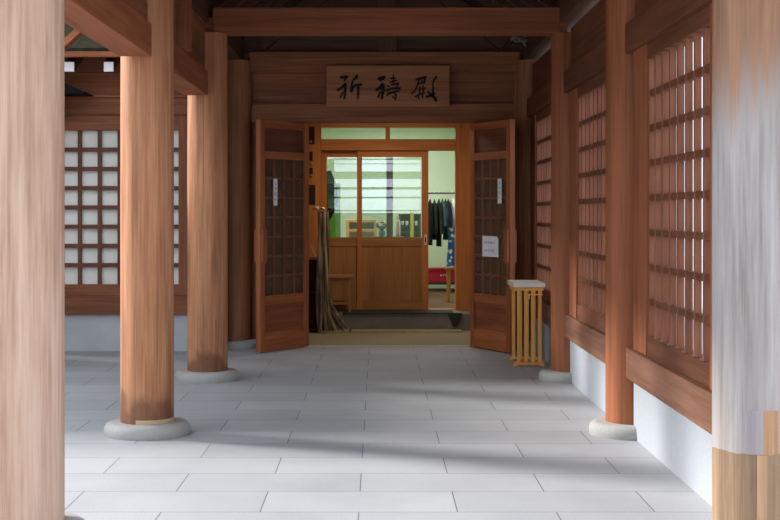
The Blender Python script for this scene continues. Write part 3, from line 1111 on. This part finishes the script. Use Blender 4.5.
gl = [(430, (.012, .014, .014), 'cloth_black', .70, .5, 'black jacket at the left end of the clothes rack'),
      (434.5, (.022, .030, .024), 'cloth_soot', .62, .35, 'sooty dark jacket second from left on the rack'),
      (439, (.030, .036, .030), 'cloth_grey', .72, .5, 'charcoal coat hanging between dark jacket and blue shirt'),
      (442.5, (.085, .125, .175), 'cloth_slate', .50, .6, 'slate blue shirt in the middle of the rack'),
      (445.5, (.020, .050, .040), 'cloth_teal', .62, .45, 'dark teal jacket right of the blue shirt'),
      (448.2, (.020, .024, .045), 'cloth_navy', .60, .4, 'navy jacket beside the cream blouse'),
      (451.8, (.88, .88, .80), 'cloth_cream', .46, 2.2, 'cream blouse at the right of the rack'),
      (460, (.05, .07, .06), 'cloth_green', .6, .4, 'dark green coat mostly hidden by the door frame')]
for px, c, kn, L, yw, lab in gl:
    garment(GX(px), c, kn, L, yw * .2, lab)

# red case on a dark bench under the rack
t = thing('low_bench', 'dark low bench under the red case', 'bench', (.95, 20.35, .2))
MB().box(.55, 1.40, 20.15, 20.6, .30, .335, .004).build('bench_top', wood('dark', 'X'), t)
for x in (.60, 1.35):
    MB().box(x - .03, x + .03, 20.18, 20.57, .20, .30, .004).build('leg', wood('dark', 'Z'), t)
t = thing('red_case', 'red case with white marks on the low bench', 'case', (.95, 20.4, .335))
MB().box(.60, 1.36, 20.2, 20.55, .335, .535, .012).build('case_body', plain('red_plastic', (.42, .015, .03), .45, .08), t)
MB().box(.595, 1.365, 20.195, 20.555, .50, .55, .008).build('lid', plain('red_plastic', (.42, .015, .03), .45, .08), t)
for k, x in enumerate((.96, 1.0, 1.04, 1.08)):
    MB().box(x, x + .02, 20.194, 20.2, .43 + .01 * (k % 2), .452, 0).build('marking', plain('white_paint', (.86, .87, .93), .6, .04), t)

# chair with a blue patterned cloth over its back
CYY = 17.7
cx = (453.6 - PX) * CYY / F
t = thing('dining_chair', 'wooden chair inside the room with curved legs, right of the doorway gap', 'chair', (cx + .13, CYY, .2))
cw = plain('chair_wood', (.34, .15, .055), .5, .2, 8)
MB().box(cx - .11, cx + .33, CYY - .2, CYY + .22, .635, .675, .012).build('seat', cw, t)
for x in (cx - .07, cx + .29):
    for y in (CYY - .16, CYY + .18):
        MB().tube([(x, y, .64), (x + .006, y, .42), (x - .012, y, .205)], [.022, .019, .016], 10).build('leg', wood('stool', 'Z'), t)
for y in (CYY - .16, CYY + .18):
    MB().tube([(cx + .30, y, .66), (cx + .34, y, 1.16)], .018, 10).build('back_post', cw, t)
MB().box(cx + .325, cx + .35, CYY - .16, CYY + .18, .98, 1.16, .006).build('backrest', cw, t)
# cloth hangs over the front of the seat
blue = base_mat('blue_floral')
m, nt, b = blue
v = obj_coords(nt, False)
vo = N(nt, 'ShaderNodeTexVoronoi')
nt.links.new(v, vo.inputs['Vector'])
vo.inputs['Scale'].default_value = 17
petal = ramp(nt, vo.outputs['Distance'], [(.25, (.75, .72, .45)), (.34, (.55, .65, .55)), (.42, (.012, .12, .42))])
nt.links.new(petal, b.inputs['Base Color'])
b.inputs['Roughness'].default_value = .9
mb = MB()
prev = []
NX, NZ = 12, 14
grid = []
for i in range(NZ):
    vz = i / (NZ - 1)
    row = []
    for j in range(NX):
        u = j / (NX - 1)
        x = cx - .10 + .34 * u + .035 * (1 - vz) * (1 - u)
        z = 1.20 - vz * .52
        y = CYY - .10 + .022 * math.sin(u * 13 + vz * 2) * vz
        row.append((x, y, z))
    grid.append(row)
fv = [[mb.bm.verts.new(p) for p in r] for r in grid]
bv = [[mb.bm.verts.new((p[0], p[1] + .02, p[2])) for p in r] for r in grid]
for i in range(NZ - 1):
    for j in range(NX - 1):
        mb.bm.faces.new((fv[i][j], fv[i][j + 1], fv[i + 1][j + 1], fv[i + 1][j]))
        mb.bm.faces.new((bv[i][j], bv[i + 1][j], bv[i + 1][j + 1], bv[i][j + 1]))
for i in range(NZ - 1):
    for j in (0, NX - 1):
        mb.bm.faces.new((fv[i][j], fv[i + 1][j], bv[i + 1][j], bv[i][j]))
for i in (0, NZ - 1):
    for j in range(NX - 1):
        mb.bm.faces.new((fv[i][j], fv[i][j + 1], bv[i][j + 1], bv[i][j]))
mb.smooth_faces = True
o = mb.build('blue_cloth', m)
tag(o, 'blue floral cloth standing folded on the wooden chair', 'cloth')

# things seen through the glass
HX = lambda px, y: (px - PX) * y / F
HZ = lambda py, y: CH + (PY - py) * y / F
y = 17.2
t = thing('hanging_jacket', 'dark green jacket hanging behind the left sliding door glass', 'jacket', (HX(326, y), y, HZ(222, y)))
poly = [(HX(316, y), HZ(171, y)), (HX(331, y), HZ(171, y)), (HX(337, y), HZ(186, y)), (HX(338, y), HZ(200, y)), (HX(336.5, y), HZ(208, y)), (HX(316, y), HZ(208, y))]
MB().prism(poly, 'Y', y - .05, y + .05).build('body', cloth('cloth_bottle_green', (.020, .070, .062)), t)
poly = [(HX(316, y), HZ(208, y)), (HX(336, y), HZ(208, y)), (HX(329, y), HZ(222, y)), (HX(316, y), HZ(224, y))]
MB().prism(poly, 'Y', y - .045, y + .045).build('hem', cloth('cloth_black', (.012, .014, .014)), t)
MB().box(HX(327, y), HX(329.5, y), y - .06, y - .045, HZ(222, y), HZ(216, y), .003).build('red_tag', plain('red_plastic', (.42, .015, .03), .45, .08), t)
mb = MB().tube([(HX(322, y), y, HZ(171, y)), (HX(322, y), y, HZ(166, y)), (HX(322, y), y + .03, HZ(163, y))], .006, 6)
mb.build('hanger_hook', gmtl, t)
y = 17.6
t = MB().box(HX(328, y), HX(340.5, y), y, y + .04, .2, HZ(183, y), .004).build('green_panel', plain('lime_green', (.22, .62, .08), .5, .08))
tag(t, 'lime green upright panel behind the dark green jacket', 'panel')
# pine cabinet
y = 18.0
t = thing('pine_cabinet', 'yellow pine cabinet behind the sliding door glass', 'cabinet', (HX(362, y), y, .2))
MB().box(HX(345.5, y), HX(377.5, y), y, y + .4, HZ(222.5, y), HZ(219.5, y), .004).build('cabinet_top', wood('pine', 'X'), t)
MB().box(HX(346, y), HX(349, y), y, y + .4, .2, HZ(222.5, y), .004).build('side_panel', wood('pine', 'Z'), t)
MB().box(HX(374, y), HX(377, y), y, y + .4, .2, HZ(222.5, y), .004).build('side_panel', wood('pine', 'Z'), t)
MB().box(HX(349, y), HX(374, y), y + .36, y + .4, .2, HZ(222.5, y), .004).build('back_panel', wood('pine', 'Z'), t)
MB().box(HX(349, y), HX(374, y), y, y + .36, HZ(232, y), HZ(229, y), .003).build('shelf', wood('pine', 'X'), t)
MB().box(HX(349, y), HX(374, y), y, y + .36, .26, .29, .003).build('shelf', wood('pine', 'X'), t)
# side table with flowers and a bottle
y = 17.3
tz = HZ(236.5, y)
t = thing('side_table', 'dark narrow table carrying flowers behind the middle sliding door', 'table', (HX(388, y), y, .2))
MB().box(HX(373, y), HX(404, y), y - .17, y + .17, tz - .03, tz, .004).build('table_top', wood('dark', 'X'), t)
for x in (HX(375, y), HX(402, y)):
    for yy in (y - .14, y + .14):
        MB().box(x - .018, x + .018, yy - .018, yy + .018, .2, tz - .03, .003).build('leg', wood('dark', 'Z'), t)
t = thing('flower_vase', 'small vase of red, white and purple flowers on the dark table', 'flowers', (HX(382, y), y, tz))
xv = HX(382, y)
MB().lathe([(.03, tz), (.045, tz + .03), (.04, tz + .06), (.032, tz + .08)], (xv, y), 20).build('vase', plain('vase_glaze', (.08, .12, .25), .25), t)
fc = [((.55, .02, .05), 'petal_red'), ((.75, .65, .7), 'petal_white'), ((.25, .05, .35), 'petal_purple'), ((.7, .2, .1), 'petal_orange')]
rnd = random.Random(3)
for k in range(13):
    a, rr, hh = rnd.uniform(0, 2 * pi), rnd.uniform(.01, .085), rnd.uniform(.09, .20)
    p = (xv + rr * math.cos(a), y + rr * math.sin(a), tz + hh)
    MB().ball(p, .022, 1, (1, 1, .7)).build('blossom', plain(fc[k % 4][1], fc[k % 4][0], .8), t)
mb = MB()
for k in range(14):
    a, rr = 2 * pi * k / 14, rnd.uniform(.05, .09)
    mb.tube([(xv, y, tz + .07), (xv + rr * .6 * math.cos(a), y + rr * .6 * math.sin(a), tz + .12), (xv + rr * math.cos(a), y + rr * math.sin(a), tz + rnd.uniform(.10, .17))], [.004, .012, .002], 6, True, .3)
mb.build('leaves', plain('leaf_green', (.04, .13, .03), .7), t)
xb_ = HX(398, y)
t = thing('bottle', 'white bottle on the dark table beside the flowers', 'bottle', (xb_, y, tz))
MB().lathe([(.030, tz), (.032, tz + .01), (.032, tz + .19), (.014, tz + .225)], (xb_, y), 20).build('bottle_body', plain('white_plastic', (.78, .78, .76), .35, .03), t)
MB().lathe([(.014, tz + .225), (.014, tz + .265)], (xb_, y), 16).build('cap', plain('white_paint', (.86, .87, .93), .6, .04), t)
# dark shelf unit with pale items, and a yellow pole
y = 19.0
t = thing('shelf_unit', 'dark shelf unit in the room behind the middle sliding door', 'shelf unit', (HX(410, y), y, .2))
xa_, xb2 = HX(399, y), HX(421, y)
zt = HZ(214, y)
for x in (xa_, xb2 - .03):
    MB().box(x, x + .03, y, y + .3, .2, zt, .003).build('side_panel', wood('dark', 'Z'), t)
for z in (.25, .6, HZ(233, y), HZ(227, y), zt - .025):
    MB().box(xa_ + .03, xb2 - .03, y, y + .3, z, z + .022, .003).build('shelf', wood('dark', 'X'), t)
MB().box(xa_ + .03, xb2 - .03, y + .28, y + .3, .2, zt, .002).build('back_panel', wood('dark', 'Z'), t)
zs = HZ(227, y) + .026
for k, x in enumerate((HX(402.5, y), HX(407, y), HX(416.5, y))):
    o = MB().lathe([(.016, zs), (.024, zs + .05), (.022, zs + .06)], (x, y + .08), 16).build('cup', plain('white_plastic', (.78, .78, .76), .35, .03))
    tag(o, ('small white cup at the left on the dark shelf unit', 'small white cup in the middle of the dark shelf unit', 'small white cup at the right on the dark shelf unit')[k], 'cup', 'white cups on the dark shelf unit')
o = MB().tube([(HX(412, 18.8), 18.8, .2), (HX(412, 18.8), 18.8, HZ(211, 18.8))], .028, 12).build('pole', plain('yellow_green_paint', (.50, .45, .08), .5))
tag(o, 'yellow-green upright pole before the dark shelf unit', 'pole')

# ------------------------------------------------------------------ slatted stand by the right wall
t = thing('slatted_stand', 'light wooden slatted stand with its top paled as by skylight beside the right door leaf', 'stand', (1.39, 12.25, 0))
sm, smx, smy = wood('stand', 'Z'), wood('stand', 'X'), wood('stand', 'Y')
MB().box(1.235, 1.525, 11.96, 12.52, .722, .762, .005).build('stand_top', wood('stand_top', 'Y') if 'stand_top' in TONES else plain('skylit_top', (.80, .71, .63), .45, .08, 5), t)  # top coloured paler for the skylight falling on it
for yy in (12.00, 12.46):
    MB().box(1.245, 1.520, yy - .022, yy + .022, .012, .036, .004).build('foot_rail', smx, t)
    MB().box(1.250, 1.512, yy - .014, yy + .014, .690, .722, .003).build('top_rail', smx, t)
    for k in range(4):
        x = 1.288 + k * .064
        MB().box(x - .016, x + .016, yy - .013, yy + .013, .036, .69, .003).build('slat', sm, t)
for x in (1.262, 1.50):
    MB().box(x - .012, x + .012, 12.02, 12.44, .685, .715, .003).build('side_rail', smy, t)
for x in (1.262, 1.50):
    for yy in (12.13, 12.30):
        pass
mb = MB()
mb.tube([(1.36, 11.975, .655), (1.505, 11.975, .655)], .006, 8)
mb.build('hook_rail', sm, t)
MB().box(1.375, 1.385, 11.968, 11.98, .615, .655, .002).build('tag', smx, t)
for x in (1.262, 1.50):
    for yy in (12.0, 12.46):
        MB().box(x - .02, x + .02, yy - .02, yy + .02, 0, .013, .003).build('foot', smx, t)

# ------------------------------------------------------------------ black lantern roof peeking out beside the near column
ly = 12.9
t = thing('wall_lantern', 'black gabled wall lantern on the left wall, partly behind the near column', 'lantern', (HX(48, ly), ly, 2.3))
blk = plain('black_lantern_paint', (.012, .012, .012), .85, .1, 9, 0, .05)
ax, zt_, zb_ = HX(42, ly), HZ(75, ly), HZ(94.5, ly)
xr_ = HX(87.5, ly)
wd = xr_ - ax
MB().prism([(ax - wd, zb_), (ax - wd, zb_ + .015), (ax, zt_ + .015), (xr_, zb_ + .015), (xr_, zb_)], 'Y', ly - .12, ly + .25).build('lantern_roof', blk, t)
MB().box(ax - .10, ax + .10, ly - .08, ly + .2, zb_ - .32, zb_, .004).build('lantern_body', plain('lantern_paper', (.6, .57, .48), .7), t)
MB().box(ax - .03, ax + .03, ly + .15, ly + .40, zb_ - .1, zb_ - .04, .003).build('bracket', blk, t)

# ------------------------------------------------------------------ added surroundings outside the frame, for sun blocking and door-glass reflections
o = MB().box(-9.0, -4.25, 10.05, 13.25, 0, 3.0, 0).build('wall_sun_block', plain('sun_block_plaster', (.50, .46, .40), .85, .05))  # added block, keeps the sun off the far paving
tag(o, 'added unseen block beyond the left edge, keeping sun off the far floor', 'wall', None, 'structure')
t = thing('added_fence', 'added unseen board fence behind the viewer, making the stripes mirrored in the sliding door glass', 'fence', (0, -8, -.06))  # added boards, spaced to make the stripes mirrored in the door glass
wp = plain('fence_white', (.70, .80, .90), .7, .03)
for (z0, z1) in ((1.40, 1.45), (1.49, 1.85), (1.90, 2.12), (2.20, 2.447), (2.678, 2.90), (2.925, 3.03)):
    MB().box(-1.35, 1.32, -8.05, -8.0, z0, z1, .004).build('board', wp, t)
for x in (-1.35, 1.29):
    MB().box(x, x + .05, -8.12, -8.05, -.06, 3.1, .004).build('post', plain('fence_green', (.06, .10, .06), .7), t)
MB().box(-1.3, 1.29, -8.09, -8.055, -.06, 3.08, .004).build('backing', plain('fence_green', (.06, .10, .06), .7), t)

# added dark hedge, hides bright sky from the door glass
t = thing('hedge', 'added unseen dark green hedge behind the viewer, hiding sky from the door glass', 'hedge', (0, -14, -.06))
hm_, nt, b = base_mat('hedge_leaves')
hv = obj_coords(nt, False)
nt.links.new(ramp(nt, noise(nt, hv, 9, 5, .7), [(.35, (.012, .025, .010)), (.65, (.055, .09, .035))]), b.inputs['Base Color'])
b.inputs['Roughness'].default_value = .9
mb = MB()
rh = random.Random(5)
nx, nz = 60, 14
front = [[mb.bm.verts.new((-18 + 36 * i / nx, -14 + rh.uniform(-.18, .18) - .02 * j, -.06 + 3.4 * j / nz + rh.uniform(-.08, .08) * (j > 0))) for i in range(nx + 1)] for j in range(nz + 1)]
back = [[mb.bm.verts.new((v.co.x, -15.6, v.co.z)) for v in row] for row in (front[0], front[-1])]
for j in range(nz):
    for i in range(nx):
        mb.bm.faces.new((front[j][i], front[j][i + 1], front[j + 1][i + 1], front[j + 1][i]))
for i in range(nx):
    mb.bm.faces.new((front[-1][i], front[-1][i + 1], back[1][i + 1], back[1][i]))
    mb.bm.faces.new((back[1][i], back[1][i + 1], back[0][i + 1], back[0][i]))
mb.build('foliage', hm_, t)
